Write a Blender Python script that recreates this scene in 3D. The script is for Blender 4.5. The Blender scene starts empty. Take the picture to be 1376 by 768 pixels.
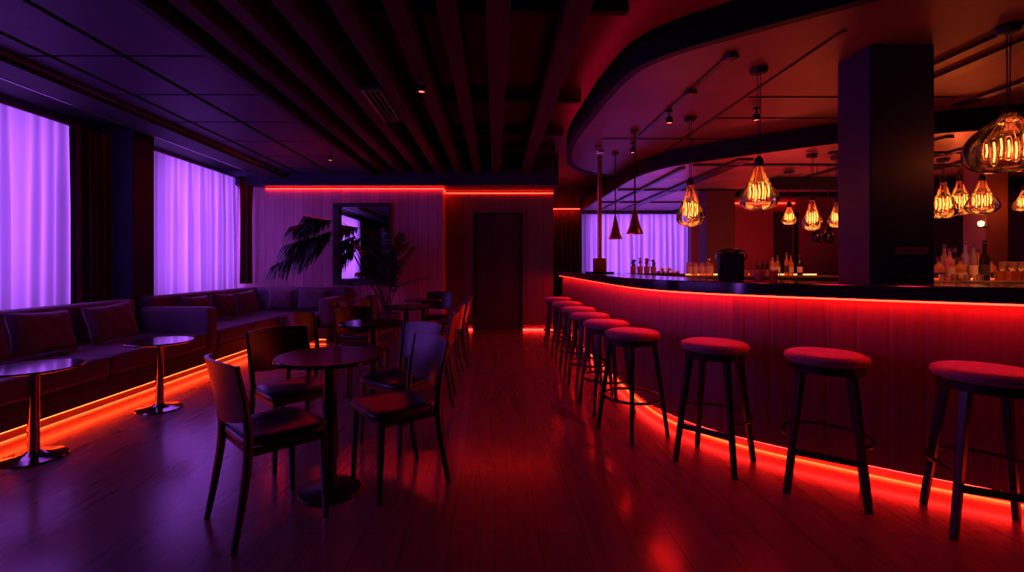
import bpy, math, random
from mathutils import Vector, Matrix
random.seed(7)
PI = math.pi
scene = bpy.context.scene
COL = scene.collection
R = math.radians

# ------------------------------------------------------------------ helpers
class MB:
    """collects verts and faces for ONE mesh object"""
    def __init__(s): s.v = []; s.f = []; s.m = []
    def add(s, vs, fs, mi=0):
        b = len(s.v); s.v += [tuple(p) for p in vs]
        s.f += [tuple(b + i for i in f) for f in fs]; s.m += [mi] * len(fs); return s
    def box(s, x0, x1, y0, y1, z0, z1, mi=0):
        return s.add([(x0,y0,z0),(x1,y0,z0),(x1,y1,z0),(x0,y1,z0),(x0,y0,z1),(x1,y0,z1),(x1,y1,z1),(x0,y1,z1)],
              [(3,2,1,0),(4,5,6,7),(0,1,5,4),(1,2,6,5),(2,3,7,6),(3,0,4,7)], mi)
    def lathe(s, prof, n=32, c=(0,0,0), mi=0, ridge=0, ra=0.0):
        vs = []; fs = []
        for r, z in prof:
            for i in range(n):
                a = 2*PI*i/n; k = 1 + (ra*math.cos(ridge*a) if ridge else 0)
                vs.append((c[0]+r*k*math.cos(a), c[1]+r*k*math.sin(a), c[2]+z))
        m = len(prof)
        for j in range(m-1):
            for i in range(n):
                fs.append((j*n+i, j*n+(i+1)%n, (j+1)*n+(i+1)%n, (j+1)*n+i))
        if prof[0][0] > 1e-5: fs.append(tuple(range(n-1,-1,-1)))
        if prof[-1][0] > 1e-5: fs.append(tuple((m-1)*n+i for i in range(n)))
        return s.add(vs, fs, mi)
    def tube(s, pts, rad, n=10, closed=False, mi=0, square=False):
        pts = [Vector(p) for p in pts]
        if not hasattr(rad, '__len__'): rad = [rad]*len(pts)
        vs = []; fs = []; m = len(pts); up = None
        for i, p in enumerate(pts):
            if closed: t = pts[(i+1)%m] - pts[i-1]
            else: t = pts[min(i+1,m-1)] - pts[max(i-1,0)]
            t.normalize()
            if up is None:
                up = Vector((0,0,1)) if abs(t.z) < .9 else Vector((1,0,0))
            u = (up - t*up.dot(t)); u.normalize(); w = t.cross(u); up = u
            for k in range(n):
                a = 2*PI*k/n + (PI/4 if n == 4 else 0)
                vs.append(p + (u*math.cos(a) + w*math.sin(a))*rad[i])
        for j in range(m if closed else m-1):
            for k in range(n):
                fs.append((j*n+k, j*n+(k+1)%n, ((j+1)%m)*n+(k+1)%n, ((j+1)%m)*n+k))
        if not closed:
            fs.append(tuple(range(n-1,-1,-1))); fs.append(tuple((m-1)*n+k for k in range(n)))
        return s.add(vs, fs, mi)
    def bar(s, p, q, w, d=None, mi=0, w2=None, xdir=None):
        """rectangular bar from p to q; w, d are half sizes; tapers to w2"""
        p = Vector(p); q = Vector(q); d = d or w; k = (w2/w) if w2 else 1
        t = (q-p).normalized(); x = Vector(xdir) if xdir else (Vector((1,0,0)) if abs(t.x) < .9 else Vector((0,1,0)))
        x = (x - t*x.dot(t)).normalized(); y = t.cross(x)
        vs = [p+x*a*w+y*b*d for a,b in ((-1,-1),(1,-1),(1,1),(-1,1))] + [q+x*a*w*k+y*b*d*k for a,b in ((-1,-1),(1,-1),(1,1),(-1,1))]
        return s.add(vs, [(3,2,1,0),(4,5,6,7),(0,1,5,4),(1,2,6,5),(2,3,7,6),(3,0,4,7)], mi)
    def sweep(s, path, prof, mi=0, cap=True):
        """closed profile of (outward offset, z) swept along a 2D path"""
        m = len(path); n = len(prof); vs = []; fs = []
        for i in range(m):
            a = path[max(i-1,0)]; b = path[min(i+1,m-1)]
            t = Vector((b[0]-a[0], b[1]-a[1])); t.normalize(); o = Vector((t.y, -t.x))
            for d, z in prof: vs.append((path[i][0]+o.x*d, path[i][1]+o.y*d, z))
        for j in range(m-1):
            for k in range(n):
                fs.append((j*n+k, (j+1)*n+k, (j+1)*n+(k+1)%n, j*n+(k+1)%n))
        if cap: fs.append(tuple(range(n))); fs.append(tuple((m-1)*n+k for k in range(n-1,-1,-1)))
        return s.add(vs, fs, mi)
    def prism(s, poly, z0, z1, mi=0):
        n = len(poly)
        return s.add([(x,y,z0) for x,y in poly]+[(x,y,z1) for x,y in poly],
            [tuple(range(n-1,-1,-1)), tuple(range(n,2*n))]+[(i,(i+1)%n,n+(i+1)%n,n+i) for i in range(n)], mi)
    def build(s, name, mats, parent=None, bevel=0, seg=2, smooth=True, loc=None, rz=0, angle=35, sub=0):
        me = bpy.data.meshes.new(name); me.from_pydata(s.v, [], s.f)
        mats = mats if isinstance(mats, (list, tuple)) else [mats]
        for m in mats: me.materials.append(m)
        if len(mats) > 1: me.polygons.foreach_set('material_index', s.m)
        me.update(); me.validate()
        import bmesh
        bm = bmesh.new(); bm.from_mesh(me); bmesh.ops.recalc_face_normals(bm, faces=bm.faces); bm.to_mesh(me); bm.free()
        if smooth:
            me.polygons.foreach_set('use_smooth', [True]*len(me.polygons)); me.set_sharp_from_angle(angle=R(angle))
        o = bpy.data.objects.new(name, me); COL.objects.link(o)
        if parent: o.parent = parent
        if loc: o.location = loc
        o.rotation_euler.z = rz
        if bevel:
            b = o.modifiers.new('bevel', 'BEVEL'); b.width = bevel; b.segments = seg; b.limit_method = 'ANGLE'; b.angle_limit = R(40)
        if sub:
            q = o.modifiers.new('sub', 'SUBSURF'); q.levels = sub; q.render_levels = sub
        return o

def thing(name, label, cat, loc=(0,0,0), rz=0, group=None):
    o = bpy.data.objects.new(name, None); COL.objects.link(o); o.empty_display_size = .1
    o.location = loc; o.rotation_euler = (0,0,rz)
    return tag(o, label, cat, group)
def tag(o, label, cat, group=None):
    o['label'] = label; o['category'] = cat
    if group: o['group'] = group
    return o
def struct(o): o['kind'] = 'structure'; return o
CH = {}
def dup(root, loc, rz=0, label=None, group=None, scale=None):
    r = root.copy(); COL.objects.link(r); r.location = loc; r.rotation_euler = (0,0,rz)
    if scale: r.scale = scale
    if label: r['label'] = label
    if group: r['group'] = group
    for ch in list(root.children):
        c = ch.copy(); COL.objects.link(c); c.parent = r
        for g in list(ch.children):
            d = g.copy(); COL.objects.link(d); d.parent = c
    return r
def catmull(P, k=8):
    out = []; n = len(P)
    for i in range(n-1):
        p0 = Vector(P[max(i-1,0)]); p1 = Vector(P[i]); p2 = Vector(P[i+1]); p3 = Vector(P[min(i+2,n-1)])
        for j in range(k):
            t = j/k
            out.append(.5*((2*p1)+(p2-p0)*t+(2*p0-5*p1+4*p2-p3)*t*t+(3*p1-p0-3*p2+p3)*t**3))
    out.append(Vector(P[-1])); return out
def resample(P, step):
    P = [Vector(p) for p in P]; d = [0]
    for a, b in zip(P, P[1:]): d.append(d[-1]+(b-a).length)
    n = max(2, round(d[-1]/step)); out = []; j = 0
    for i in range(n+1):
        s = d[-1]*i/n
        while j < len(d)-2 and d[j+1] < s: j += 1
        t = (s-d[j])/max(d[j+1]-d[j],1e-9); out.append(P[j].lerp(P[j+1], t))
    return out

# ------------------------------------------------------------------ materials
def newmat(name):
    m = bpy.data.materials.new(name); m.use_nodes = True; nt = m.node_tree; nt.nodes.clear()
    out = nt.nodes.new('ShaderNodeOutputMaterial'); return m, nt, out
def L(nt, a, b): nt.links.new(a, b)
def mat(name, col, rough=.5, metal=0, var=.25, scale=8, bump=0, stretch=(1,1,1), spec=.5, coat=0, sheen=0):
    m, nt, out = newmat(name); N = nt.nodes
    b = N.new('ShaderNodeBsdfPrincipled'); L(nt, b.outputs[0], out.inputs[0])
    tc = N.new('ShaderNodeTexCoord'); mp = N.new('ShaderNodeMapping'); mp.inputs['Scale'].default_value = stretch
    L(nt, tc.outputs['Object'], mp.inputs[0])
    nz = N.new('ShaderNodeTexNoise'); nz.inputs['Scale'].default_value = scale; nz.inputs['Detail'].default_value = 5
    L(nt, mp.outputs[0], nz.inputs['Vector'])
    rp = N.new('ShaderNodeValToRGB'); c = col
    rp.color_ramp.elements[0].position = .3; rp.color_ramp.elements[1].position = .7
    rp.color_ramp.elements[0].color = (*[x*(1-var) for x in c], 1); rp.color_ramp.elements[1].color = (*[min(1,x*(1+var)) for x in c], 1)
    L(nt, nz.outputs['Fac'], rp.inputs[0]); L(nt, rp.outputs[0], b.inputs['Base Color'])
    b.inputs['Roughness'].default_value = rough; b.inputs['Metallic'].default_value = metal
    b.inputs['Specular IOR Level'].default_value = spec; b.inputs['Coat Weight'].default_value = coat; b.inputs['Coat Roughness'].default_value = .12
    b.inputs['Sheen Weight'].default_value = sheen
    if bump:
        bp = N.new('ShaderNodeBump'); bp.inputs['Strength'].default_value = bump; bp.inputs['Distance'].default_value = .01
        L(nt, nz.outputs['Fac'], bp.inputs['Height']); L(nt, bp.outputs[0], b.inputs['Normal'])
    return m
def emit(name, col, st):
    m, nt, out = newmat(name); e = nt.nodes.new('ShaderNodeEmission')
    e.inputs[0].default_value = (*col, 1); e.inputs[1].default_value = st; L(nt, e.outputs[0], out.inputs[0]); return m
def thin_glass(name, tint, rough=.05, refl=.9, body=0.0, bodycol=(.5,.2,.05)):
    m, nt, out = newmat(name); N = nt.nodes
    t = N.new('ShaderNodeBsdfTransparent'); t.inputs[0].default_value = (*tint, 1)
    g = N.new('ShaderNodeBsdfGlossy'); g.inputs['Roughness'].default_value = rough; g.inputs[0].default_value = (refl, refl, refl, 1)
    lw = N.new('ShaderNodeLayerWeight'); lw.inputs[0].default_value = .35
    nz = N.new('ShaderNodeTexNoise'); nz.inputs['Scale'].default_value = 30
    bp = N.new('ShaderNodeBump'); bp.inputs['Strength'].default_value = .15; bp.inputs['Distance'].default_value = .01
    L(nt, nz.outputs['Fac'], bp.inputs['Height']); L(nt, bp.outputs[0], g.inputs['Normal'])
    mx = N.new('ShaderNodeMixShader'); L(nt, lw.outputs['Fresnel'], mx.inputs[0])
    src = t
    if body:
        tr = N.new('ShaderNodeBsdfTranslucent'); tr.inputs[0].default_value = (*bodycol, 1)
        df = N.new('ShaderNodeBsdfDiffuse'); df.inputs[0].default_value = (*bodycol, 1)
        m3 = N.new('ShaderNodeMixShader'); m3.inputs[0].default_value = .3; L(nt, tr.outputs[0], m3.inputs[1]); L(nt, df.outputs[0], m3.inputs[2])
        m2 = N.new('ShaderNodeMixShader'); m2.inputs[0].default_value = body; L(nt, t.outputs[0], m2.inputs[1]); L(nt, m3.outputs[0], m2.inputs[2]); src = m2
    L(nt, src.outputs[0], mx.inputs[1]); L(nt, g.outputs[0], mx.inputs[2]); L(nt, mx.outputs[0], out.inputs[0]); return m

def floor_mat():
    m, nt, out = newmat('oak_floor'); N = nt.nodes
    b = N.new('ShaderNodeBsdfPrincipled'); L(nt, b.outputs[0], out.inputs[0])
    tc = N.new('ShaderNodeTexCoord'); mp = N.new('ShaderNodeMapping'); mp.inputs['Rotation'].default_value = (0,0,PI/2)
    L(nt, tc.outputs['Object'], mp.inputs[0])
    br = N.new('ShaderNodeTexBrick'); br.offset = .37; br.offset_frequency = 2
    br.inputs['Scale'].default_value = 1; br.inputs['Brick Width'].default_value = 2.1; br.inputs['Row Height'].default_value = .2
    br.inputs['Mortar Size'].default_value = .002; br.inputs['Mortar Smooth'].default_value = .1; br.inputs['Bias'].default_value = 0
    br.inputs['Color1'].default_value = (.15,.15,.15,1); br.inputs['Color2'].default_value = (1,1,1,1); br.inputs['Mortar'].default_value = (0,0,0,1)
    L(nt, mp.outputs[0], br.inputs['Vector'])
    mp2 = N.new('ShaderNodeMapping'); mp2.inputs['Scale'].default_value = (7,.55,1); L(nt, tc.outputs['Object'], mp2.inputs[0])
    nz = N.new('ShaderNodeTexNoise'); nz.inputs['Scale'].default_value = 1.6; nz.inputs['Detail'].default_value = 8; nz.inputs['Distortion'].default_value = 1.2
    L(nt, mp2.outputs[0], nz.inputs['Vector'])
    rp = N.new('ShaderNodeValToRGB')
    rp.color_ramp.elements[0].position = .25; rp.color_ramp.elements[0].color = (.16,.105,.08,1)
    rp.color_ramp.elements[1].position = .8; rp.color_ramp.elements[1].color = (.24,.16,.12,1)
    L(nt, nz.outputs['Fac'], rp.inputs[0])
    mr = N.new('ShaderNodeMapRange'); mr.inputs[3].default_value = .8; mr.inputs[4].default_value = 1.1
    L(nt, br.outputs['Color'], mr.inputs[0])
    mu = N.new('ShaderNodeMix'); mu.data_type = 'RGBA'; mu.blend_type = 'MULTIPLY'; mu.inputs[0].default_value = 1
    L(nt, rp.outputs[0], mu.inputs[6]); L(nt, mr.outputs[0], mu.inputs[7])
    mo = N.new('ShaderNodeMix'); mo.data_type = 'RGBA'; L(nt, br.outputs['Fac'], mo.inputs[0]); L(nt, mu.outputs[2], mo.inputs[6]); mo.inputs[7].default_value = (.01,.008,.006,1)
    L(nt, mo.outputs[2], b.inputs['Base Color'])
    r2 = N.new('ShaderNodeMapRange'); r2.inputs[3].default_value = .24; r2.inputs[4].default_value = .32; L(nt, nz.outputs['Fac'], r2.inputs[0]); L(nt, r2.outputs[0], b.inputs['Roughness'])
    bp = N.new('ShaderNodeBump'); bp.inputs['Strength'].default_value = .06; bp.inputs['Distance'].default_value = .001
    iv = N.new('ShaderNodeMath'); iv.operation = 'MULTIPLY_ADD'; iv.inputs[1].default_value = -3; L(nt, br.outputs['Fac'], iv.inputs[0]); L(nt, nz.outputs['Fac'], iv.inputs[2])
    L(nt, iv.outputs[0], bp.inputs['Height']); L(nt, bp.outputs[0], b.inputs['Normal'])
    b.inputs['Specular IOR Level'].default_value = .6; b.inputs['Coat Weight'].default_value = .55; b.inputs['Coat Roughness'].default_value = .17; b.inputs['Coat IOR'].default_value = 1.7
    return m
def board_mat(name, c1, c2, width=.16, rough=.5, axis=0, bump=.4, gap=.012):
    """vertical wood boards along X (axis 0) or Y (axis 1)"""
    m, nt, out = newmat(name); N = nt.nodes
    b = N.new('ShaderNodeBsdfPrincipled'); L(nt, b.outputs[0], out.inputs[0])
    tc = N.new('ShaderNodeTexCoord'); sp = N.new('ShaderNodeSeparateXYZ'); L(nt, tc.outputs['Object'], sp.inputs[0])
    d = N.new('ShaderNodeMath'); d.operation = 'DIVIDE'; d.inputs[1].default_value = width; L(nt, sp.outputs[axis], d.inputs[0])
    fl = N.new('ShaderNodeMath'); fl.operation = 'FLOOR'; L(nt, d.outputs[0], fl.inputs[0])
    fr = N.new('ShaderNodeMath'); fr.operation = 'FRACT'; L(nt, d.outputs[0], fr.inputs[0])
    wn = N.new('ShaderNodeTexWhiteNoise'); wn.noise_dimensions = '1D'; L(nt, fl.outputs[0], wn.inputs['W'])
    mp = N.new('ShaderNodeMapping'); mp.inputs['Scale'].default_value = (22,22,1.1); L(nt, tc.outputs['Object'], mp.inputs[0])
    nz = N.new('ShaderNodeTexNoise'); nz.inputs['Scale'].default_value = 1.5; nz.inputs['Detail'].default_value = 7; nz.inputs['Distortion'].default_value = .6
    L(nt, mp.outputs[0], nz.inputs['Vector'])
    ad = N.new('ShaderNodeMath'); ad.operation = 'MULTIPLY_ADD'; ad.inputs[1].default_value = .45; L(nt, wn.outputs['Value'], ad.inputs[0]); L(nt, nz.outputs['Fac'], ad.inputs[2])
    rp = N.new('ShaderNodeValToRGB'); rp.color_ramp.elements[0].position = .35; rp.color_ramp.elements[1].position = 1
    rp.color_ramp.elements[0].color = (*c1,1); rp.color_ramp.elements[1].color = (*c2,1); L(nt, ad.outputs[0], rp.inputs[0])
    lt = N.new('ShaderNodeMath'); lt.operation = 'LESS_THAN'; lt.inputs[1].default_value = gap/width if gap else 0; L(nt, fr.outputs[0], lt.inputs[0])
    mx = N.new('ShaderNodeMix'); mx.data_type = 'RGBA'; L(nt, lt.outputs[0], mx.inputs[0]); L(nt, rp.outputs[0], mx.inputs[6]); mx.inputs[7].default_value = (*[x*.25 for x in c1],1)
    L(nt, mx.outputs[2], b.inputs['Base Color']); b.inputs['Roughness'].default_value = rough
    h = N.new('ShaderNodeMath'); h.operation = 'SUBTRACT'; L(nt, nz.outputs['Fac'], h.inputs[0]); L(nt, lt.outputs[0], h.inputs[1])
    bp = N.new('ShaderNodeBump'); bp.inputs['Strength'].default_value = bump; bp.inputs['Distance'].default_value = .006
    L(nt, h.outputs[0], bp.inputs['Height']); L(nt, bp.outputs[0], b.inputs['Normal'])
    return m
def cloth(name, col, trans):
    m, nt, out = newmat(name); N = nt.nodes
    d = N.new('ShaderNodeBsdfDiffuse'); t = N.new('ShaderNodeBsdfTranslucent')
    tc = N.new('ShaderNodeTexCoord'); mp = N.new('ShaderNodeMapping'); mp.inputs['Scale'].default_value = (3,3,.4); L(nt, tc.outputs['Object'], mp.inputs[0])
    nz = N.new('ShaderNodeTexNoise'); nz.inputs['Scale'].default_value = 3; nz.inputs['Detail'].default_value = 4; L(nt, mp.outputs[0], nz.inputs[0])
    rp = N.new('ShaderNodeValToRGB'); rp.color_ramp.elements[0].color = (*[c*.8 for c in col],1); rp.color_ramp.elements[1].color = (*col,1); L(nt, nz.outputs['Fac'], rp.inputs[0])
    L(nt, rp.outputs[0], d.inputs[0]); L(nt, rp.outputs[0], t.inputs[0])
    mx = N.new('ShaderNodeMixShader'); mx.inputs[0].default_value = trans; L(nt, d.outputs[0], mx.inputs[1]); L(nt, t.outputs[0], mx.inputs[2]); L(nt, mx.outputs[0], out.inputs[0])
    return m

M = dict(
 floor=floor_mat(),
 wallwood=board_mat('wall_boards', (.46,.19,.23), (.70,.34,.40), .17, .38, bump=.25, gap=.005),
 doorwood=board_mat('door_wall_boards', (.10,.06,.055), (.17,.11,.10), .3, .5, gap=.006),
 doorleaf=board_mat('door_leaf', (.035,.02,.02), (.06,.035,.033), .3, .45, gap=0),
 barwood=board_mat('bar_boards', (.11,.05,.055), (.20,.095,.105), .4, .5, gap=0, bump=.25),
 dark=mat('dark_paint', (.014,.011,.018), .6, spec=.25), darkwall=mat('dark_wall', (.04,.032,.04), .6),
 backpillar=mat('back_pillar_paint', (.13,.04,.05), .55, var=.15, scale=2), barwall=mat('plaster_bar_wall', (.17,.065,.065), .55, var=.15, scale=2),
 ceil=mat('ceiling_dark', (.06,.035,.04), .55, var=.3, scale=2), joist=mat('joist_paint', (.050,.012,.013), .65, stretch=(1,.1,1), spec=.15),
 tile=mat('ceiling_tile', (.040,.026,.055), .55, var=.12, spec=.25), soff=mat('soffit_plaster', (.115,.032,.036), .48, var=.25, scale=1.6),
 tier=mat('lower_ceiling_panels', (.36,.20,.19), .3, var=.3, scale=2.2), fascia=mat('soffit_fascia', (.006,.005,.010), .6, spec=.2),
 pillar=mat('pillar_paint', (.022,.017,.06), .55, var=.15, spec=.3), track=mat('track_black', (.012,.010,.012), .4),
 counter=mat('countertop', (.022,.018,.028), .12, spec=.7, scale=20), kick=mat('kick_board', (.30,.17,.14), .45),
 blackwood=mat('black_lacquer', (.016,.013,.016), .32, stretch=(1,1,.1)), blackmetal=mat('black_metal', (.02,.018,.02), .3, .6),
 leather=mat('dark_leather', (.012,.007,.015), .31, var=.3, scale=60, bump=.04, spec=.7), seatleather=mat('stool_leather', (.24,.09,.14), .5, scale=50, bump=.1, sheen=.3),
 tabletop=mat('table_laminate', (.012,.008,.012), .13, spec=.6), lowtop=mat('lounge_table_top', (.05,.03,.06), .10, spec=1.0, coat=1), chrome=mat('dark_chrome', (.5,.42,.4), .12, 1, var=.05),
 sofa=mat('sofa_fabric', (.15,.09,.15), .6, scale=120, bump=.12, sheen=.25), pillow=mat('cushion_fabric', (.17,.085,.12), .75, scale=90, bump=.15, sheen=.3),
 sofabase=mat('sofa_plinth', (.07,.035,.035), .5),
 drape=mat('dark_drape', (.09,.03,.035), .8, scale=40, sheen=.2), sheer=cloth('sheer_curtain', (.82,.80,.86), .72), rail=mat('rail_metal', (.25,.22,.28), .3, .8),
 leaf=mat('palm_leaf', (.035,.055,.035), .35, scale=20), stem=mat('palm_stem', (.06,.05,.03), .6), pot=mat('pot_clay', (.13,.08,.08), .5), soil=mat('soil', (.03,.02,.015), .9),
 brass=mat('aged_copper', (.50,.22,.13), .3, 1, var=.2), steel=mat('steel', (.5,.48,.5), .25, 1),
 gold=mat('gold_wire', (.8,.45,.2), .25, 1),
 plaque=mat('plaque_pink', (.30,.10,.13), .5, var=.15, scale=30), plaquemark=mat('plaque_dark', (.09,.02,.03), .5), fruit=mat('citrus_peel', (.75,.32,.05), .5, scale=40, bump=.1), apple=mat('red_fruit', (.45,.06,.05), .35),
 label=mat('paper_label', (.62,.36,.26), .6), labeldark=mat('dark_label', (.05,.02,.03), .5), cap=mat('bottle_cap', (.12,.05,.05), .35, .5), brown=mat('brown_box', (.16,.08,.06), .5),
 mirror=mat('mirror_silver', (.8,.8,.82), .015, 1, var=0), frame=mat('mirror_frame', (.03,.017,.022), .4),
 led=emit('led_orange', (1,.009,.004), 32), ledfloor=emit('led_floor', (1,.010,.007), 42), ledsofa=emit('led_sofa', (1,.028,.005), 42), ledline=emit('led_line', (1,.06,.012), 5), ledcove=emit('led_cove', (1,.006,.06), 7), ledshelf=emit('led_shelf', (1,.20,.04), 12),
 filament=emit('filament', (1,.30,.055), 10), redlamp=emit('lamp_red', (1,.06,.04), 8), warmlamp=emit('lamp_warm', (1,.42,.1), 10),
 globe=thin_glass('smoked_globe', (.93,.80,.72), .04, .85), tubeglass=thin_glass('bulb_glass', (.98,.9,.8), .05, .7),
 clear=thin_glass('clear_glass', (.90,.82,.80), .04, .95, .22, (1,.7,.6)), amber=thin_glass('amber_bottle', (.8,.42,.16), .05, .9, .55, (1,.45,.12)),
 violet=thin_glass('violet_bottle', (.65,.5,.9), .05, .9, .45, (.7,.45,1)), darkglass=thin_glass('dark_bottle', (.10,.06,.06), .06, .7, .3, (.15,.05,.03)),
 rosy=thin_glass('rose_bottle', (.9,.5,.42), .05, .9, .55, (1,.45,.35)),
)

# ------------------------------------------------------------------ camera: eye 1.22 m, looking +Y
cam = bpy.data.cameras.new('camera'); co = bpy.data.objects.new('camera', cam); COL.objects.link(co); scene.camera = co
co.location = (0,0,1.22); co.rotation_euler = (PI/2,0,0)
cam.sensor_width = 36; cam.lens = 36*620/1376; cam.shift_x = 23/1376; cam.shift_y = -28/1376; cam.clip_start = .05
vs = scene.view_settings; vs.view_transform = 'Standard'; vs.look = 'None'; vs.exposure = 0; vs.gamma = 1; vs.use_curve_mapping = False
w = bpy.data.worlds.new('world'); scene.world = w; w.use_nodes = True
w.node_tree.nodes['Background'].inputs[0].default_value = (.02,.008,.03,1); w.node_tree.nodes['Background'].inputs[1].default_value = .05

# ------------------------------------------------------------------ the room
struct(MB().box(-5,9.5,-3,11.5,-.1,0).build('floor', M['floor'], smooth=False))
struct(MB().box(-5,9.5,-3,11.5,3.15,3.25).build('ceiling', M['ceil'], smooth=False))
# left wall with two window openings
wl = MB()
W1 = (.85, 4.95); W2 = (5.95, 8.05)
for a, b in ((-3,W1[0]), (W1[1],W2[0]), (W2[1],11.5)): wl.box(-4.95,-4.75,a,b,0,3.15)
for a, b in (W1, W2): wl.box(-4.95,-4.75,a,b,0,.7).box(-4.95,-4.75,a,b,2.78,3.15)
struct(wl.build('wall_left', M['darkwall'], smooth=False))
for n, (a, b) in enumerate((W1, W2), 1):
    f = MB().box(-4.93,-4.87,a,b,.7,.76).box(-4.93,-4.87,a,b,2.72,2.78).box(-4.93,-4.87,a,a+.06,.7,2.78).box(-4.93,-4.87,b-.06,b,.7,2.78)
    struct(f.build(f'window_{n}', M['dark'], smooth=False))
struct(MB().box(-5,9.5,-3.2,-3,0,3.15).build('wall_front', M['darkwall'], smooth=False))
struct(MB().box(9.3,9.5,-3,11.5,0,3.15).build('wall_right', M['darkwall'], smooth=False))
# back wall: panelled section with the mirror, door section set back
struct(MB().box(-4.75,-.93,8.18,8.9,0,2.58).box(-4.75,-.93,8.3,8.9,2.58,3.15).build('wall_back', M['wallwood'], smooth=False))
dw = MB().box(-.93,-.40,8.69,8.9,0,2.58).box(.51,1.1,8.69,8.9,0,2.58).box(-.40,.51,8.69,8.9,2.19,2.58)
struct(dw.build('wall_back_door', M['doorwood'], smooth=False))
struct(MB().box(-4.75,1.1,7.98,8.14,2.6,3.15).build('ceiling_header', M['pillar'], bevel=.006, smooth=False))
struct(MB().box(-.93,1.1,8.14,8.9,2.6,3.15).build('ceiling_soffit_door', M['dark'], smooth=False))
# door 1
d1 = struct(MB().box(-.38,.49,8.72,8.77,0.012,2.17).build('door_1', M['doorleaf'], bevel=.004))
MB().box(-.41,-.375,8.67,8.80,0,2.2).box(.485,.52,8.67,8.80,0,2.2).box(-.41,.52,8.67,8.80,2.17,2.205).build('door_frame', M['dark'], d1)
h = MB().tube([(-.30,8.725,.99),(-.30,8.66,.99)],.011,10).tube([(-.305,8.66,.99),(-.16,8.66,.985)],.010,10).lathe([(.001,0),(.026,0),(.026,.008),(.001,.008)],20)
h = MB().tube([(-.30,8.72,1.0),(-.30,8.66,1.0)],.011,10).tube([(-.31,8.66,1.0),(-.16,8.66,.995)],.010,10).tube([(-.30,8.722,1.0),(-.30,8.712,1.0)],.028,20)
h.build('door_handle', M['steel'], d1)
MB().tube([(-.285,8.722,1.15),(-.285,8.70,1.15)],.026,20).tube([(-.285,8.70,1.15),(-.285,8.69,1.15)],.012,12).build('door_lock', M['steel'], d1)
# wall beyond the passage and the third window
WX3 = (2.0, 5.0)
wb = MB().box(.9,WX3[0],11.2,11.4,0,3.15).box(WX3[1],5.2,11.2,11.4,0,3.15).box(WX3[0],WX3[1],11.2,11.4,0,.7).box(WX3[0],WX3[1],11.2,11.4,2.5,3.15)
struct(wb.build('wall_far', M['darkwall'], smooth=False))
f = MB().box(2,5,11.3,11.36,.7,.76).box(2,5,11.3,11.36,2.44,2.5).box(2,2.06,11.3,11.36,.7,2.5).box(4.94,5,11.3,11.36,.7,2.5)
struct(f.build('window_3', M['dark'], smooth=False))
struct(MB().box(.9,1.1,8.9,11.2,0,3.15).build('wall_passage', M['darkwall'], smooth=False))
# back wall behind the bar, with a dark doorway panel
bw = MB().box(4.2,6.0,9.86,10.06,0,3.15).box(6.42,9.3,9.86,10.06,0,3.15).box(6.0,6.42,9.86,10.06,2.3,3.15)
struct(bw.build('wall_bar', M['barwall'], smooth=False))
d2 = struct(MB().box(6.0,6.42,9.95,10.0,.01,2.3).build('door_2', M['pillar'], bevel=.004))
MB().box(5.95,6.0,9.83,9.9,0,2.33).box(6.42,6.47,9.83,9.9,0,2.33).box(5.95,6.47,9.83,9.9,2.3,2.34).build('door_frame', M['dark'], d2)
# pillars
struct(MB().box(-4.75,-4.34,5.54,5.88,0,2.86).build('pillar_left', M['pillar'], bevel=.01, smooth=False))
struct(MB().box(2.6,3.05,3.2,3.5,0,2.75).build('pillar_bar', M['pillar'], bevel=.008, smooth=False))
struct(MB().box(3.68,4.17,8.0,8.36,0,3.15).build('pillar_back', M['backpillar'], bevel=.008, smooth=False))
struct(MB().box(6.39,6.68,6.0,6.3,0,3.15).build('pillar_right', M['barwall'], bevel=.008, smooth=False))
# joists over the aisle
JX = [.52, .02, -.30, -.62, -.95, -1.28, -1.60, -1.90]
for i, x in enumerate(JX):
    wj = .075 if i < 2 else .06
    struct(MB().box(x-wj,x+wj,-3,7.98,2.8,3.15).build('ceiling_joist', M['joist'], bevel=.006, smooth=False))
for y in (1.5, 3.3, 5.1, 6.4, 7.3):   # cross members in the shadow between the joists
    struct(MB().box(-2.05,.95,y-.03,y+.03,3.02,3.148).build('ceiling_crossbar', M['joist'], smooth=False))
# tiled ceiling by the windows
tl = MB(); ys = [-3,-2.1,-1.3,-.5,.3,1.1,1.9,2.7,3.49,4.28,5.1,5.9,6.7,7.5,7.98]; xs = [-2.14,-2.8,-3.36,-3.62]
for a, b in zip(ys, ys[1:]):
    for p, q in zip(xs, xs[1:]): tl.box(q+.022,p-.022,a+.014,b-.014,2.80,2.83)
struct(tl.build('ceiling_tiles', M['tile'], bevel=.004, smooth=False))
struct(MB().box(-3.62,-2.1,-3,7.98,2.85,2.87).build('ceiling_tile_back', M['dark'], smooth=False))
struct(MB().box(-2.14,-2.07,-3,7.98,2.76,3.14).build('trim_1', M['dark'], bevel=.004, smooth=False))
struct(MB().box(-2.155,-2.14,2.9,7.98,2.785,2.797).build('trim_2', M['rail'], smooth=False))
struct(MB().box(-3.95,-3.62,-3,7.98,2.72,3.1).build('trim_3', M['dark'], bevel=.01, smooth=False))
struct(MB().box(-3.64,-3.60,-3,7.98,2.76,2.80).build('trim_4', M['rail'], bevel=.004, smooth=False))
struct(MB().box(-4.75,-3.95,-3,7.98,2.86,2.95).build('ceiling_recess', M['dark'], smooth=False))
struct(MB().box(-3.97,-3.945,-3,7.98,2.715,2.728).build('trim_5', M['rail'], smooth=False))

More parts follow.
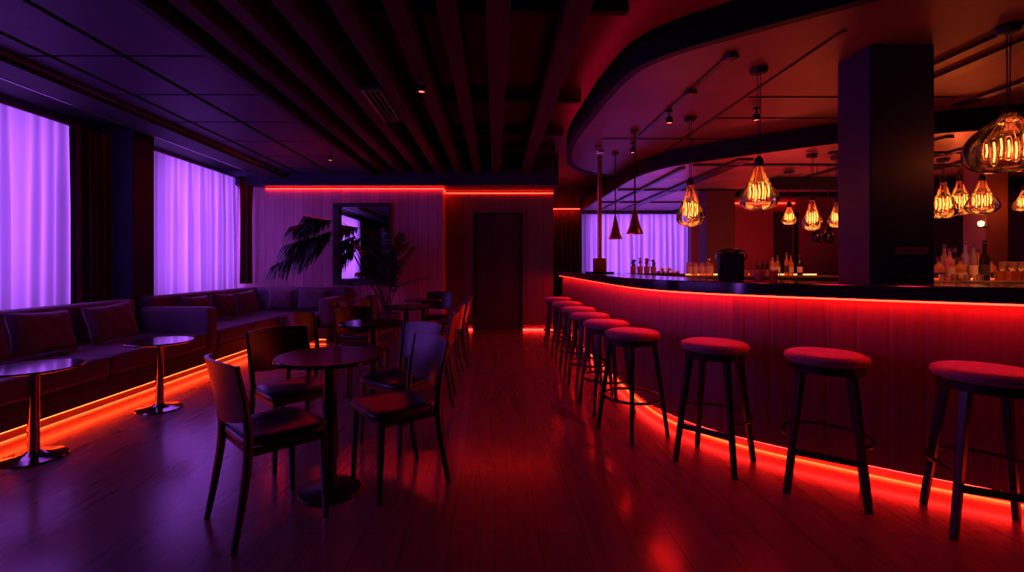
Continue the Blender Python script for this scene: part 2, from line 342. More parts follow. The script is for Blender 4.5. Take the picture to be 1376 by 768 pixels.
# soffit over the bar (two tiers)
edge = catmull([(2.6,8.0),(2.0,7.92),(1.5,7.6),(1.16,7.05),(1.0,6.3),(.95,5.6),(.97,4.9),(1.0,4.2),(1.08,3.62),(1.28,3.30),(1.62,3.02),(2.1,2.66),(2.8,2.16),(3.8,1.5),(5.2,.6)], 8)
poly = [(p.x,p.y) for p in edge] + [(9.3,.6),(9.3,8.0)]
so = struct(MB().prism(poly, 2.75, 2.765).build('ceiling_soffit', M['soff'], smooth=False))
e2 = [tuple(p) for p in edge]
MB().sweep(e2, [(.02,2.735),(.02,2.96),(-.05,2.96),(-.05,2.735)]).build('fascia', M['fascia'], so)
MB().sweep(e2, [(-.09,2.90),(-.09,2.93),(-.13,2.93),(-.13,2.90)]).build('light_strip', M['ledcove'], so)
# seams and tracks of the soffit
seam = MB()
for x, a, b in ((2.28,3.0,7.6),(1.71,3.3,5.5)): seam.box(x-.012 if x > 2 else x-.022, x+.012 if x > 2 else x+.022, a, b, 2.738, 2.752)
for y, a, b in ((5.58,1.3,2.9),(4.8,2.28,4.2),(4.2,2.28,4.2)): seam.box(a,b,y-.010,y+.010,2.740,2.752)
for x, wd in ((3.36,.05),(3.62,.075),(4.4,.05)): seam.box(x-wd,x+wd,1.6,4.4,2.725,2.752)
struct(seam.build('trim_6', M['track'], smooth=False))
front = catmull([(2.08,11.15),(2.08,9.5),(2.08,8.2),(2.08,7.1),(2.2,6.45),(2.45,6.0),(2.9,5.6),(3.67,4.98),(4.4,4.6),(6,4.15),(9.2,3.7)], 6)
tp = [(p.x,p.y) for p in front] + [(9.2,6.9),(4.4,6.9),(4.3,7.6),(4.3,9.8),(4.3,11.15)]
lt_ = struct(MB().prism(tp, 2.54, 2.74).build('ceiling_lower_tier', M['tier'], smooth=False))
MB().sweep([tuple(p) for p in front], [(.015,2.53),(.015,2.745),(-.02,2.745),(-.02,2.53)]).build('edge_band', M['fascia'], lt_)
st = MB()
for x0, x1, y0, y1 in ((3.0,3.2,5.7,11),(4.6,4.68,4.7,6.85),(5.25,5.32,4.5,6.85),(5.9,6.02,4.3,6.85),(2.5,2.56,6.2,11),(2.6,6.3,6.0,6.06),(3.9,6.6,5.35,5.40),(2.15,4.3,8.0,8.08),(2.15,4.3,9.6,9.66)):
    st.box(x0,x1,y0,y1,2.515,2.541)
struct(st.build('trim_7', M['track'], smooth=False))
struct(MB().box(4.2,9.2,6.9,7.15,2.35,3.15).build('ceiling_beam', M['dark'], bevel=.008, smooth=False))
struct(MB().box(4.3,9.2,8.6,8.8,2.5,3.15).build('ceiling_beam', M['dark'], bevel=.008, smooth=False))

# baseboards / wall light strips
def strip(label, x0,x1,y0,y1,z0,z1, m='led'):
    return tag(MB().box(x0,x1,y0,y1,z0,z1).build('light_strip', M[m], smooth=False), label, 'light strip')
strip('orange light strip along the top of the wall with the mirror', -4.05,-.93,8.163,8.178,2.565,2.58)
strip('short orange light strip on the return beside the mirror wall', -.928,-.914,8.19,8.66,2.565,2.58)
strip('orange light strip along the top of the wall over the dark door', -.91,1.1,8.672,8.688,2.565,2.58)
strip('red light strip at the floor left of the dark door', -.92,-.42,8.655,8.67,.006,.02, 'ledfloor')
strip('red light strip at the floor right of the dark door', .53,1.09,8.655,8.67,.006,.02, 'ledfloor')
strip('short orange light strip above the dark drape in the far passage', 1.12,2.0,10.84,10.855,2.53,2.55)
strip('red light strip high on the plaster wall behind the bar', 4.2,6.40,9.84,9.858,2.53,2.55)
struct(MB().box(-.92,-.42,8.67,8.689,.02,.10).box(.53,1.09,8.67,8.689,.02,.10).build('baseboard_back', M['kick'], smooth=False))

# ------------------------------------------------------------------ curtains
def curtain(p0, p1, z0, z1, amp, fold, nrm, name, material, flare=0):
    p0 = Vector(p0); p1 = Vector(p1); n = Vector(nrm); Ln = (p1-p0).length; nf = Ln/fold; cols = int(nf*14); rows = 14
    rnd = [random.uniform(.6,1.4) for _ in range(int(nf)+3)]; ph = random.uniform(0,6)
    b = MB(); vs = []; fs = []
    for j in range(rows+1):
        t = j/rows; z = z1+(z0-z1)*t
        for i in range(cols+1):
            s = i/cols*nf; k = int(s)
            u = s + .22*math.sin(s*.9+ph)*t + .12*math.sin(s*2.3+ph)
            a = amp*(.45+.55*min(1,t*3))*(rnd[k]*(1-(s-k))+rnd[k+1]*(s-k))
            off = a*math.sin(2*PI*u) + .35*a*math.sin(4*PI*u*.77+ph)
            p = p0.lerp(p1, i/cols) + n*off
            vs.append((p.x,p.y,z))
    for j in range(rows):
        for i in range(cols): fs.append((j*(cols+1)+i, j*(cols+1)+i+1, (j+1)*(cols+1)+i+1, (j+1)*(cols+1)+i))
    return b.add(vs, fs).build(name, material, angle=180)
def sheer(label, p0, p1, z0, z1, nrm):
    c = tag(curtain(p0,p1,z0,z1,.030,.145,nrm,'sheer_curtain',M['sheer']), label, 'curtain')
    p0 = Vector(p0); p1 = Vector(p1); n = Vector(nrm)*.055
    hd = MB(); t = (p1-p0).normalized()
    hd.bar((p0.x+n.x,p0.y+n.y,z1-.012),(p1.x+n.x,p1.y+n.y,z1-.012),.010,.014)
    hd.build('curtain_rail', M['rail'], c); return c
sheer('glowing violet sheer curtain at the left window nearest the viewer', (-4.5,.9,0), (-4.5,4.86,0), .10, 2.70, (1,0,0))
sheer('glowing violet sheer curtain between the left pillar and the mirror wall', (-4.5,5.93,0), (-4.5,8.1,0), .10, 2.74, (1,0,0))
sheer('glowing violet sheer curtain at the far end behind the bar', (2.08,11.05,0), (4.95,11.05,0), .1, 2.46, (0,-1,0))
def drape(label, p0, p1, z0, z1, nrm, amp=.035, fold=.10):
    return tag(curtain(p0,p1,z0,z1,amp,fold,nrm,'drape',M['drape']), label, 'curtain')
drape('dark gathered drape beside the left pillar, next to the near sheer curtain', (-4.42,4.86,0), (-4.42,5.32,0), .06, 2.70, (1,0,0))
drape('dark reddish drape in the corner by the mirror wall', (-4.36,7.86,0), (-4.24,8.12,0), .90, 2.74, (1,0,0))
drape('dark drape in the far passage beside the bar end', (1.16,10.95,0), (2.06,10.95,0), .06, 2.52, (0,-1,0))

def area(name, loc, rot, sx, sy, col, power):
    l = bpy.data.lights.new(name, 'AREA'); l.shape = 'RECTANGLE'; l.size = sx; l.size_y = sy; l.color = col; l.energy = power
    o = bpy.data.objects.new(name, l); COL.objects.link(o); o.location = loc; o.rotation_euler = rot; return o
VIO = (.42,.10,1.0)
def window_light(x, y, az, sx, p, k):
    # soft light from outside the window; az turns it sideways so that the folds of the cloth shade
    o = area('window_light', (x,y,1.75), (0,0,0), sx, 2.1, VIO, p); o.data.spread = R(k)
    o.rotation_euler = Vector((math.cos(az),math.sin(az),0)).to_track_quat('-Z','Y').to_euler()
window_light(-5.0,2.9,0,4.0,50,170); window_light(-6.2,2.0,R(38),5.0,75,50)
window_light(-5.0,6.88,0,2.2,28,170); window_light(-6.2,5.9,R(38),3.6,60,50)
window_light(3.5,11.5,R(-90),2.9,24,170); window_light(2.7,12.6,R(-52),3.6,50,50)

# ------------------------------------------------------------------ bar counter
bar_pts = catmull([(1.26,8.6),(1.27,7.2),(1.26,6.0),(1.25,4.9),(1.25,4.3),(1.29,3.75),(1.43,3.34),(1.68,3.02),(2.0,2.75),(2.33,2.50),(2.75,2.23),(3.3,1.89),(3.9,1.54)], 12)
bp_ = [tuple(p) for p in resample(bar_pts, .06)]
bar = thing('bar_counter', 'long curved bar with lit timber front and dark polished top', 'bar counter', (0,0,0))
pan = MB(); fine = resample(bar_pts, .145); 
path = []; prof_d = []
dense = resample(bar_pts, .0145)
vsx = []; fsx = []
for i, p in enumerate(dense):
    a = dense[max(i-1,0)]; b = dense[min(i+1,len(dense)-1)]; t = (b-a).normalized(); o = Vector((t.y,-t.x))
    d = -.004 if i % 10 == 0 else 0
    for dd, z in ((d,.075),(d,1.028),(-.05,1.028),(-.05,.075)): vsx.append((p.x+o.x*dd,p.y+o.y*dd,z))
for i in range(len(dense)-1):
    for k in range(4): fsx.append((i*4+k,(i+1)*4+k,(i+1)*4+(k+1)%4,i*4+(k+1)%4))
fsx += [(0,1,2,3), tuple(len(dense)*4-4+k for k in (3,2,1,0))]
pan.add(vsx, fsx).build('front_panel', M['barwood'], bar, smooth=False)
MB().sweep(bp_, [(-.048,0.0),(-.048,.075),(-.08,.075),(-.08,0.0)]).build('kick_board', M['kick'], bar)
MB().sweep(bp_, [(-.012,.068),(-.012,.0745),(-.030,.0745),(-.030,.068)]).build('floor_light_strip', M['ledfloor'], bar)
MB().sweep(bp_, [(-.034,.002),(-.034,.010),(-.046,.010),(-.046,.002)]).build('floor_light_line', M['ledline'], bar)
MB().sweep(bp_, [(.062,1.018),(.062,1.029),(.030,1.029),(.030,1.018)]).build('counter_light_strip', M['led'], bar)
MB().sweep(bp_, [(.10,1.03),(.104,1.034),(.104,1.105),(.10,1.11),(-.45,1.11),(-.45,1.03)]).build('countertop', M['counter'], bar, angle=30)
MB().sweep(bp_, [(-.38,.0),(-.38,1.03),(-.42,1.03),(-.42,.0)]).build('back_panel', M['dark'], bar)

# counters behind the bar
def cabinet(label, x0,x1,y0,y1,h, doors, lipz=.03):
    r = thing('back_counter', label, 'counter', ((x0+x1)/2,(y0+y1)/2,0))
    a = (x1-x0)/2; b = (y1-y0)/2
    MB().box(-a,a,-b+.03,b,.08,h-lipz).box(-a+.02,a-.02,-b+.07,b-.02,0,.08).build('body', M['dark'], r)
    MB().box(-a-.015,a+.015,-b-.01,b+.01,h-lipz,h).build('top', M['brown'], r, bevel=.004)
    n = doors
    for i in range(n):
        p = -a+2*a*i/n; q = -a+2*a*(i+1)/n
        dd = MB().box(p+.008,q-.008,-b+.008,-b+.03,.10,h-lipz-.015).build('door', M['blackwood'], r, bevel=.003)
        MB().tube([(q-.05,-b-.012,h-.35),(q-.05,-b-.012,h-.2)],.006,8).build('handle', M['steel'], dd)
    return r
cabinet('dark counter under the flowers and jars before the violet curtain', 2.0,5.3,6.95,7.5,1.06, 6)
cabinet('dark counter behind the bar pillar carrying the tall bottles at right', 3.62,6.3,4.15,4.6,1.075, 5)
cabinet('low dark work counter behind the bar left of the pillar with the plaque', 2.55,3.75,5.0,5.42,1.02, 3)
strip('warm light strip along the back edge of the bottle counter', 3.7,6.2,4.56,4.572,1.077,1.092,'ledshelf')
strip('added warm light strip along the back edge of the far counter', 2.1,5.2,7.46,7.472,1.062,1.077,'ledshelf')  # added strip, put in to brighten the bottles on the far counter

# ------------------------------------------------------------------ bar stools
def make_stool(kind, label, loc, rz):
    t = thing('bar_stool', label, 'stool', loc, rz, 'stools along the bar')
    S = .745
    MB().lathe([(.001,S-.052),(.17,S-.052),(.186,S-.045),(.195,S-.028),(.190,S-.010),(.165,S+.002),(.11,S+.008),(.001,S+.010)],40).build('seat', M['seatleather'], t, angle=60)
    MB().lathe([(.135,S-.095),(.172,S-.095),(.176,S-.054),(.135,S-.054)],36).build('seat_frame', M['blackwood'], t, bevel=.002)
    for k in range(4):
        a = PI/4+k*PI/2; u = Vector((math.cos(a),math.sin(a),0)); 
        MB().bar(u*.148+Vector((0,0,S-.056)), u*.243, .0185, .0175, w2=.0135, xdir=u).build('leg', M['blackwood'], t, bevel=.003)
    ang = lambda z: .243-(.243-.148)*z/(S-.056)
    def arc(a0,a1,r,z,n=24): return [(r*math.cos(a0+(a1-a0)*i/n), r*math.sin(a0+(a1-a0)*i/n), z) for i in range(n+1)]
    if kind == 'ring':
        z = .27; MB().tube(arc(0,2*PI,ang(z)-.004,z,40)[:-1],.0105,8,closed=True).build('footrest', M['blackmetal'], t)
    else:
        z = .30; r = ang(z)
        MB().tube(arc(-PI/4,5*PI/4,r,z,36),.0105,8).build('footrest', M['blackmetal'], t)
        c = r*math.cos(PI/4); zf = .225; c2 = ang(zf)*math.cos(PI/4)
        MB().bar((-c2,-c2,zf),(c2,-c2,zf),.016,.009,xdir=(0,0,1)).build('front_rail', M['blackwood'], t, bevel=.002)
    return t
sA = make_stool('bar', 'nearest bar stool, cut by the right edge of the photo', (2.27,2.13,0), R(-26))
names = ['second bar stool from the right, standing left of the cut-off one',
 'third bar stool from the right, where the bar starts to curve',]
dup(sA, (1.80,2.51,0), R(-35), names[0]); dup(sA, (1.365,2.87,0), R(-45), names[1])
sB = make_stool('ring', 'nearest of the row of bar stools with a round foot ring', (1.0,3.36,0), R(-62))
for (x,y,a), lab in zip(((.945,3.92,-80),(.93,4.52,-86),(.93,5.16,-90),(.925,5.9,-88),(.92,6.75,-90)),
  ('second ring-footed bar stool of the row, counted from the nearest','third ring-footed bar stool of the row, counted from the nearest','fourth ring-footed bar stool of the row, counted from the nearest',
   'fifth ring-footed bar stool of the row, second from its far end','farthest bar stool, at the end of the row by the dark door')):
    dup(sB, (x,y,0), R(a), lab)

# ------------------------------------------------------------------ dining tables and chairs
def make_table(label, loc):
    t = thing('round_table', label, 'table', loc, 0, 'round dining tables')
    MB().lathe([(.001,.712),(.272,.712),(.280,.717),(.280,.728),(.275,.733),(.001,.733)],56).build('tabletop', M['tabletop'], t)
    MB().lathe([(.001,.69),(.11,.69),(.11,.711),(.001,.711)],24).build('mounting_plate', M['blackmetal'], t)
    MB().lathe([(.033,.016),(.033,.69)],24).build('column', M['blackmetal'], t)
    MB().lathe([(.001,0),(.163,0),(.165,.006),(.161,.012),(.05,.022),(.034,.03),(.001,.03)],48).build('base', M['blackmetal'], t)
    return t
T1 = make_table('nearest dark round dining table, in the left foreground', (-.895,2.5,0))
T2 = dup(T1, (-1.04,3.93,0), 0, 'second dark round dining table, behind the nearest one')
T3 = dup(T1, (-1.05,5.45,0), 0, 'third dark round dining table, in the middle of the chairs')
T4 = dup(T1, (-1.02,6.6,0), 0, 'farthest dark round dining table, near the palm pot')

def make_chair(label, loc, rz):
    t = thing('dining_chair', label, 'chair', loc, rz, 'chairs around the dining tables')
    # seat: rounded pad
    n = 44; vs = []; fs = []
    def sup(a, w, d, e=4.5):
        c, s_ = math.cos(a), math.sin(a); r = (abs(c)**e+abs(s_)**e)**(-1/e); return (w*r*c, d*r*s_)
    prof = [(.90,.418),(.98,.424),(1.0,.436),(.985,.448),(.93,.456),(.6,.457),(.25,.452)]
    for k, z in prof:
        for i in range(n):
            x, y = sup(2*PI*i/n, .212, .195); x *= (1+.10*y/.195); vs.append((x*k, y*k+.01, z))
    for j in range(len(prof)-1):
        for i in range(n): fs.append((j*n+i,j*n+(i+1)%n,(j+1)*n+(i+1)%n,(j+1)*n+i))
    fs += [tuple(range(n-1,-1,-1)), tuple((len(prof)-1)*n+i for i in range(n))]
    MB().add(vs,fs).build('seat', M['leather'], t, angle=60)
    sf = MB()
    sf.bar((-.175,-.15,.40),(-.185,.15,.40),.016,.010,xdir=(0,0,1)); sf.bar((.175,-.15,.40),(.185,.15,.40),.016,.010,xdir=(0,0,1))
    sf.bar((-.18,.155,.40),(.18,.155,.40),.016,.010,xdir=(0,0,1)); sf.bar((-.17,-.155,.40),(.17,-.155,.40),.016,.010,xdir=(0,0,1))
    sf.build('seat_frame', M['blackwood'], t)
    for s in (-1,1):
        MB().bar((s*.188,.158,.417),(s*.196,.172,0),.017,.017,w2=.0115).build('leg', M['blackwood'], t, bevel=.003)
        # rear leg runs on into the back post
        pts = catmull([(s*.196,-.235,0),(s*.190,-.195,.22),(s*.185,-.172,.42),(s*.190,-.185,.6),(s*.198,-.225,.79)],5)
        MB().tube(pts,[.013+.007*math.sin(PI*min(1,i/(len(pts)-1)*1.1)) for i in range(len(pts))],8).build('leg', M['blackwood'], t)
    # curved back panel between the posts
    nu, nv = 16, 8; vs = []; fs = []
    for side in (0,1):
        for j in range(nv+1):
            v = j/nv
            for i in range(nu+1):
                u = i/nu*2-1
                z = .545+.245*v+.012*(1-u*u)*(v-.5)*2 - (.012*(1-v)*(1-u*u))
                y0 = -.178-.05*v**1.3
                y = y0-.045*(1-u*u)+(.009 if side else -.009)
                vs.append((u*.198*(1-.02*(1-v)), y, z))
    W = nu+1; H = (nu+1)*(nv+1)
    for j in range(nv):
        for i in range(nu):
            a = j*W+i; fs.append((a,a+1,a+W+1,a+W)); fs.append((H+a+W,H+a+W+1,H+a+1,H+a))
    for i in range(nu): fs.append((i+1,i,H+i,H+i+1)); k = nv*W+i; fs.append((k,k+1,H+k+1,H+k))
    for j in range(nv): a = j*W; fs.append((a,a+W,H+a+W,H+a)); a = j*W+nu; fs.append((a+W,a,H+a,H+a+W))
    MB().add(vs,fs).build('backrest', M['leather'], t, angle=50)
    return t
c0 = make_chair('nearest chair, at the left front of the nearest table, seen from behind', (-1.08,2.25,0), R(-44))
chairs = [
 (-.565,2.61,126,'chair at the right of the nearest table, its violet-lit back facing left'),
 (-1.29,2.96,-131,'chair with a red-lit back behind the foremost left chair, at the nearest table'),
 (-.66,3.19,143,'chair behind the violet-lit chair, at the far right of the nearest table'),
 (-1.50,3.98,-105,'red-lit chair at the left of the second table, nearer the sofa'),
 (-1.30,4.50,-143,'chair at the far left of the second table'),
 (-.60,4.14,92,'chair at the right of the second table, facing the windows'),
 (-1.52,5.22,-92,'nearer chair on the left of the third table'),
 (-.60,5.10,90,'nearer chair on the right of the third table'),
 (-1.50,5.80,-110,'farther chair on the left of the third table'),
 (-.58,5.66,100,'farther chair on the right of the third table'),
 (-1.50,6.42,-92,'chair on the left of the farthest table, near the sofa end'),
 (-.58,6.42,90,'chair on the right of the farthest table, by the aisle'),
 (-.88,7.12,178,'farthest chair, behind the farthest table, its pale back turned to the mirror wall'),
]
for x,y,a,lab in chairs: dup(c0, (x,y,0), R(a), lab)

# low lounge tables by the sofa
def make_low(label, loc):
    t = thing('lounge_table', label, 'table', loc, 0, 'low lounge tables before the sofa')
    MB().lathe([(.001,.562),(.235,.562),(.25,.570),(.25,.575),(.246,.580),(.001,.580)],56).build('tabletop', M['lowtop'], t)
    MB().lathe([(.001,.545),(.08,.545),(.08,.5615),(.001,.5615)],24).build('mounting_plate', M['blackmetal'], t)
    MB().lathe([(.030,.03),(.030,.545)],24).build('column', M['chrome'], t)
    MB().lathe([(.001,0),(.170,0),(.172,.006),(.168,.012),(.11,.020),(.05,.036),(.032,.05),(.001,.05)],48).build('base', M['chrome'], t)
    return t
l0 = make_low('low round table cut by the left edge, before the near sofa', (-2.92,2.92,0))
dup(l0, (-2.85,3.92,0), 0, 'low round table with chrome foot standing before the sofa arm')

# ------------------------------------------------------------------ sofas
def cushion_box(x0,x1,y0,y1,z0,z1): return MB().box(x0,x1,y0,y1,z0,z1)
FX = -3.33
sofaA = thing('sofa', 'near dark sofa along the window, ending in a broad arm', 'sofa', (0,0,0))
MB().box(-4.30,FX,1.2,5.52,.085,.26).box(-4.10,FX-.05,1.25,5.50,0,.085).build('base', M['sofabase'], sofaA, bevel=.006)
MB().box(FX-.032,FX-.014,1.25,5.52,.077,.0845).build('light_strip', M['ledsofa'], sofaA, smooth=False)
MB().box(FX-.048,FX-.036,1.25,5.50,.002,.010).build('light_line', M['ledline'], sofaA, smooth=False)
ycuts = [1.2,2.6,3.99,5.32]
for a, b in zip(ycuts, ycuts[1:]):
    MB().box(-4.128,FX+.02,a+.004,b-.004,.262,.44).build('seat_cushion', M['sofa'], sofaA, bevel=.035, seg=4)
MB().box(-4.32,-4.13,1.2,5.33,.262,.83).build('backrest', M['sofa'], sofaA, bevel=.045, seg=4)
MB().box(-4.13,FX+.025,5.335,5.52,.262,.73).build('arm', M['sofa'], sofaA, bevel=.05, seg=4)
sofaB = thing('sofa', 'far dark corner sofa below the second window, turning along the mirror wall', 'sofa', (0,0,0))
MB().box(-4.30,FX,5.53,8.14,.085,.26).box(FX,-2.56,7.07,8.14,.085,.26).box(-4.10,FX-.05,5.55,8.1,0,.085).box(FX-.05,-2.6,7.12,8.1,0,.085).build('base', M['sofabase'], sofaB, bevel=.006)
MB().box(FX-.032,FX-.014,5.53,7.09,.077,.0845).box(FX-.02,-2.6,7.08,7.10,.077,.0845).build('light_strip', M['ledsofa'], sofaB, smooth=False)
MB().box(FX-.048,FX-.036,5.55,7.09,.002,.010).box(FX-.04,-2.6,7.105,7.118,.002,.010).build('light_line', M['ledline'], sofaB, smooth=False)
for a, b in ((5.53,6.3),(6.3,7.06)):
    MB().box(-4.128,FX+.02,a+.004,b-.004,.262,.44).build('seat_cushion', M['sofa'], sofaB, bevel=.035, seg=4)
MB().box(-4.128,FX+.02,7.064,7.93,.262,.44).build('seat_cushion', M['sofa'], sofaB, bevel=.035, seg=4)
MB().box(FX+.028,-2.78,7.05,7.93,.262,.44).build('seat_cushion', M['sofa'], sofaB, bevel=.035, seg=4)
MB().box(-4.32,-4.13,5.56,8.14,.262,.84).build('backrest', M['sofa'], sofaB, bevel=.045, seg=4)
MB().box(-4.12,-2.56,7.94,8.14,.262,.84).build('backrest', M['sofa'], sofaB, bevel=.045, seg=4)
MB().box(-2.77,-2.55,7.2,7.93,.262,.70).build('arm', M['sofa'], sofaB, bevel=.06, seg=4)

def pillow_mesh(wd, ht, th, sag=0):
    n = 18; vs = []; fs = []
    for side in (1,-1):
        for j in range(n+1):
            for i in range(n+1):
                u = i/n*2-1; v = j/n*2-1
                e = max(0,(1-u**4)*(1-v**4))**.55
                px = u*wd/2*(1-.09*(1-v*v)*abs(u)**3); pz = v*ht/2*(1-.10*(1-u*u)*abs(v)**3)
                wr = .006*math.sin(9*u+5*v)*e
                vs.append((px, side*(th/2*e+.003)+wr, pz))
    W = n+1; H = W*W
    for j in range(n):
        for i in range(n):
            a = j*W+i; fs.append((a,a+1,a+W+1,a+W)); fs.append((H+a+W,H+a+W+1,H+a+1,H+a))
    for i in range(n):
        fs.append((i,H+i,H+i+1,i+1)); k = n*W+i; fs.append((k+1,H+k+1,H+k,k)); a = i*W; fs.append((a+W,H+a+W,H+a,a)); a = i*W+n; fs.append((a,H+a,H+a+W,a+W))
    return MB().add(vs,fs)
def pillow(label, loc, rz, tilt, wd=.56, ht=.38, th=.15, roll=0):
    p = tag(pillow_mesh(wd,ht,th).build('cushion', M['pillow'], angle=180), label, 'cushion', 'cushions on the sofas')
    e = [(-wd/2*.99,0,-ht/2*.99),(wd/2*.99,0,-ht/2*.99),(wd/2*.99,0,ht/2*.99),(-wd/2*.99,0,ht/2*.99)]
    rim = []
    for a, b in zip(e, e[1:]+e[:1]):
        for k in range(8):
            t = k/8; q = Vector(a).lerp(Vector(b), t); s = 1-abs(2*t-1)**2
            if abs(a[0]-b[0]) < 1e-6: q.x *= (1-.09*s)
            else: q.z *= (1-.10*s)
            rim.append(q)
    MB().tube(rim,.005,6,closed=True).build('piping', M['pillow'], p)
    p.rotation_euler = Matrix.Rotation(rz,3,'Z').to_4x4().__matmul__(Matrix.Rotation(tilt,4,'X')).__matmul__(Matrix.Rotation(roll,4,'Y')).to_euler()
    p.location = loc; return p
# facing +X: rotate the pillow's +-Y axis onto X
pillow('cushion at the left photo edge on the near sofa', (-3.92,3.42,.64), R(90), R(-16))
pillow('large cushion between the edge cushion and the arm-side cushion on the near sofa', (-3.92,3.998,.64), R(90), R(-16), roll=R(3))
pillow('cushion nearest the broad arm on the near sofa', (-3.92,4.723,.64), R(88), R(-16), roll=R(-3))
pillow('cushion just behind the broad arm on the corner sofa', (-3.92,6.1,.64), R(90), R(-16), wd=.5, ht=.36)
pillow('upright cushion in the middle of the corner sofa under the window', (-3.92,6.691,.64), R(88), R(-16), wd=.5, roll=R(6), ht=.36)
pillow('cushion before the corner on the window side of the corner sofa', (-3.92,7.283,.64), R(85), R(-16), wd=.5, ht=.36, roll=R(-4))
pillow('squarish cushion in the corner against the mirror wall', (-3.58,7.73,.635), R(12), R(-16), wd=.42, ht=.36)
pillow('wide violet-lit cushion under the mirror', (-3.05,7.76,.635), R(0), R(-14), wd=.54, ht=.36)

# ------------------------------------------------------------------ mirror
mi = thing('wall_mirror', 'tall mirror in a dark frame on the panelled wall, above the sofa end', 'mirror', (0,0,0))
MX0, MX1, MZ0, MZ1 = -2.84,-1.83,.87,2.31
MB().box(MX0,MX0+.11,8.09,8.178,MZ0,MZ1).box(MX1-.03,MX1,8.09,8.178,MZ0,MZ1).box(MX0+.11,MX1-.03,8.09,8.178,MZ0,MZ0+.11).box(MX0+.11,MX1-.03,8.09,8.178,MZ1-.07,MZ1).build('frame', M['frame'], mi, bevel=.004)
MB().box(MX0+.11,MX1-.03,8.16,8.176,MZ0+.11,MZ1-.07).build('glass', M['mirror'], mi, smooth=False)

# ------------------------------------------------------------------ palm
palm = thing('potted_palm', 'tall potted palm with arching fronds before the mirror', 'plant', (-1.74,7.52,0))
MB().lathe([(.001,0),(.15,0),(.17,.05),(.20,.38),(.215,.44),(.20,.45),(.185,.42),(.001,.41)],36).build('pot', M['pot'], palm)
MB().lathe([(.001,.40),(.184,.40),(.1,.43),(.001,.435)],24).build('soil', M['soil'], palm)
def frond(base, mid, tip, nl, ll, droop=.6, bare=.35):
    pts = catmull([base, tuple(Vector(base).lerp(Vector(mid),.5)+Vector((0,0,.06))), mid, tip], 12)
    b = MB(); b.tube(pts,[.009*(1-.75*i/(len(pts)-1)) for i in range(len(pts))],6)
    n = len(pts)
    for k in range(nl):
        t = bare+(1-bare)*k/(nl-1); i = min(n-2,int(t*(n-1))); p = pts[i].lerp(pts[i+1], t*(n-1)-i); tg = (pts[i+1]-pts[i]).normalized()
        side = tg.cross(Vector((0,0,1)));
        if side.length < .1: side = Vector((1,0,0))
        side.normalize(); upv = side.cross(tg)
        lf = ll*(1-.5*abs(2*(t-bare)/(1-bare)-.9)**1.6)*random.uniform(.8,1.1)
        for s in (-1,1):
            d = (tg*.55+side*s*.75+upv*.25+Vector((random.uniform(-.12,.12),random.uniform(-.12,.12),random.uniform(-.1,.1)))).normalized()
            wv = d.cross(upv).normalized(); m = 5; L1 = []; L2 = []
            for q in range(m+1):
                u = q/m; c = p+d*lf*u+Vector((0,0,-droop*lf*u*u)); wdt = .021*math.sin(PI*min(1,(u*.85+.13)))*(1 if u < .99 else 0)
                L1.append(c+wv*wdt); L2.append(c-wv*wdt-upv*.004)
            vs = L1+L2; b.add(vs, [(q,q+1,m+2+q,m+1+q) for q in range(m)])
    return b
FR = [ # (mid, tip, leaflets per side, leaflet length) relative to the pot
 ((-.72,.02,1.72),(-1.62,-.05,1.55),34,.40),((-.72,-.02,1.90),(-1.52,.0,1.86),34,.38),((-.68,-.03,1.84),(-1.28,-.12,2.0),28,.34),((-.80,-.05,1.62),(-1.80,-.1,1.22),34,.36),
 ((-.66,-.02,1.80),(-1.38,.0,1.58),30,.36),((-.74,-.06,1.56),(-1.36,-.2,1.34),28,.32),((-.70,-.1,1.74),(-1.12,-.15,1.60),22,.28),
 ((-.18,-.05,1.25),(-.50,-.12,1.55),24,.30),((-.10,.0,1.35),(-.12,.0,1.80),26,.32),((.10,.02,1.3),(.22,-.03,1.72),26,.34),((.16,-.05,1.15),(.42,-.1,1.50),24,.32),
 ((-.16,-.1,1.05),(-.42,-.2,1.10),22,.30),((.18,.0,.9),(.62,-.08,1.02),12,.16),((-.05,-.12,1.15),(-.22,-.3,1.45),22,.30),((.05,.0,1.3),(.30,.0,1.58),24,.32),((.05,-.15,1.1),(.12,-.35,1.35),22,.30)]
for i, (a, b, n, l) in enumerate(FR):
    an = 2*PI*i/len(FR); frond((.05*math.cos(an),.05*math.sin(an),.425), a, b, n, l, droop=1.15 if i < 7 else .7, bare=.79 if i < 7 else .38).build('frond', M['leaf'], palm, angle=180)

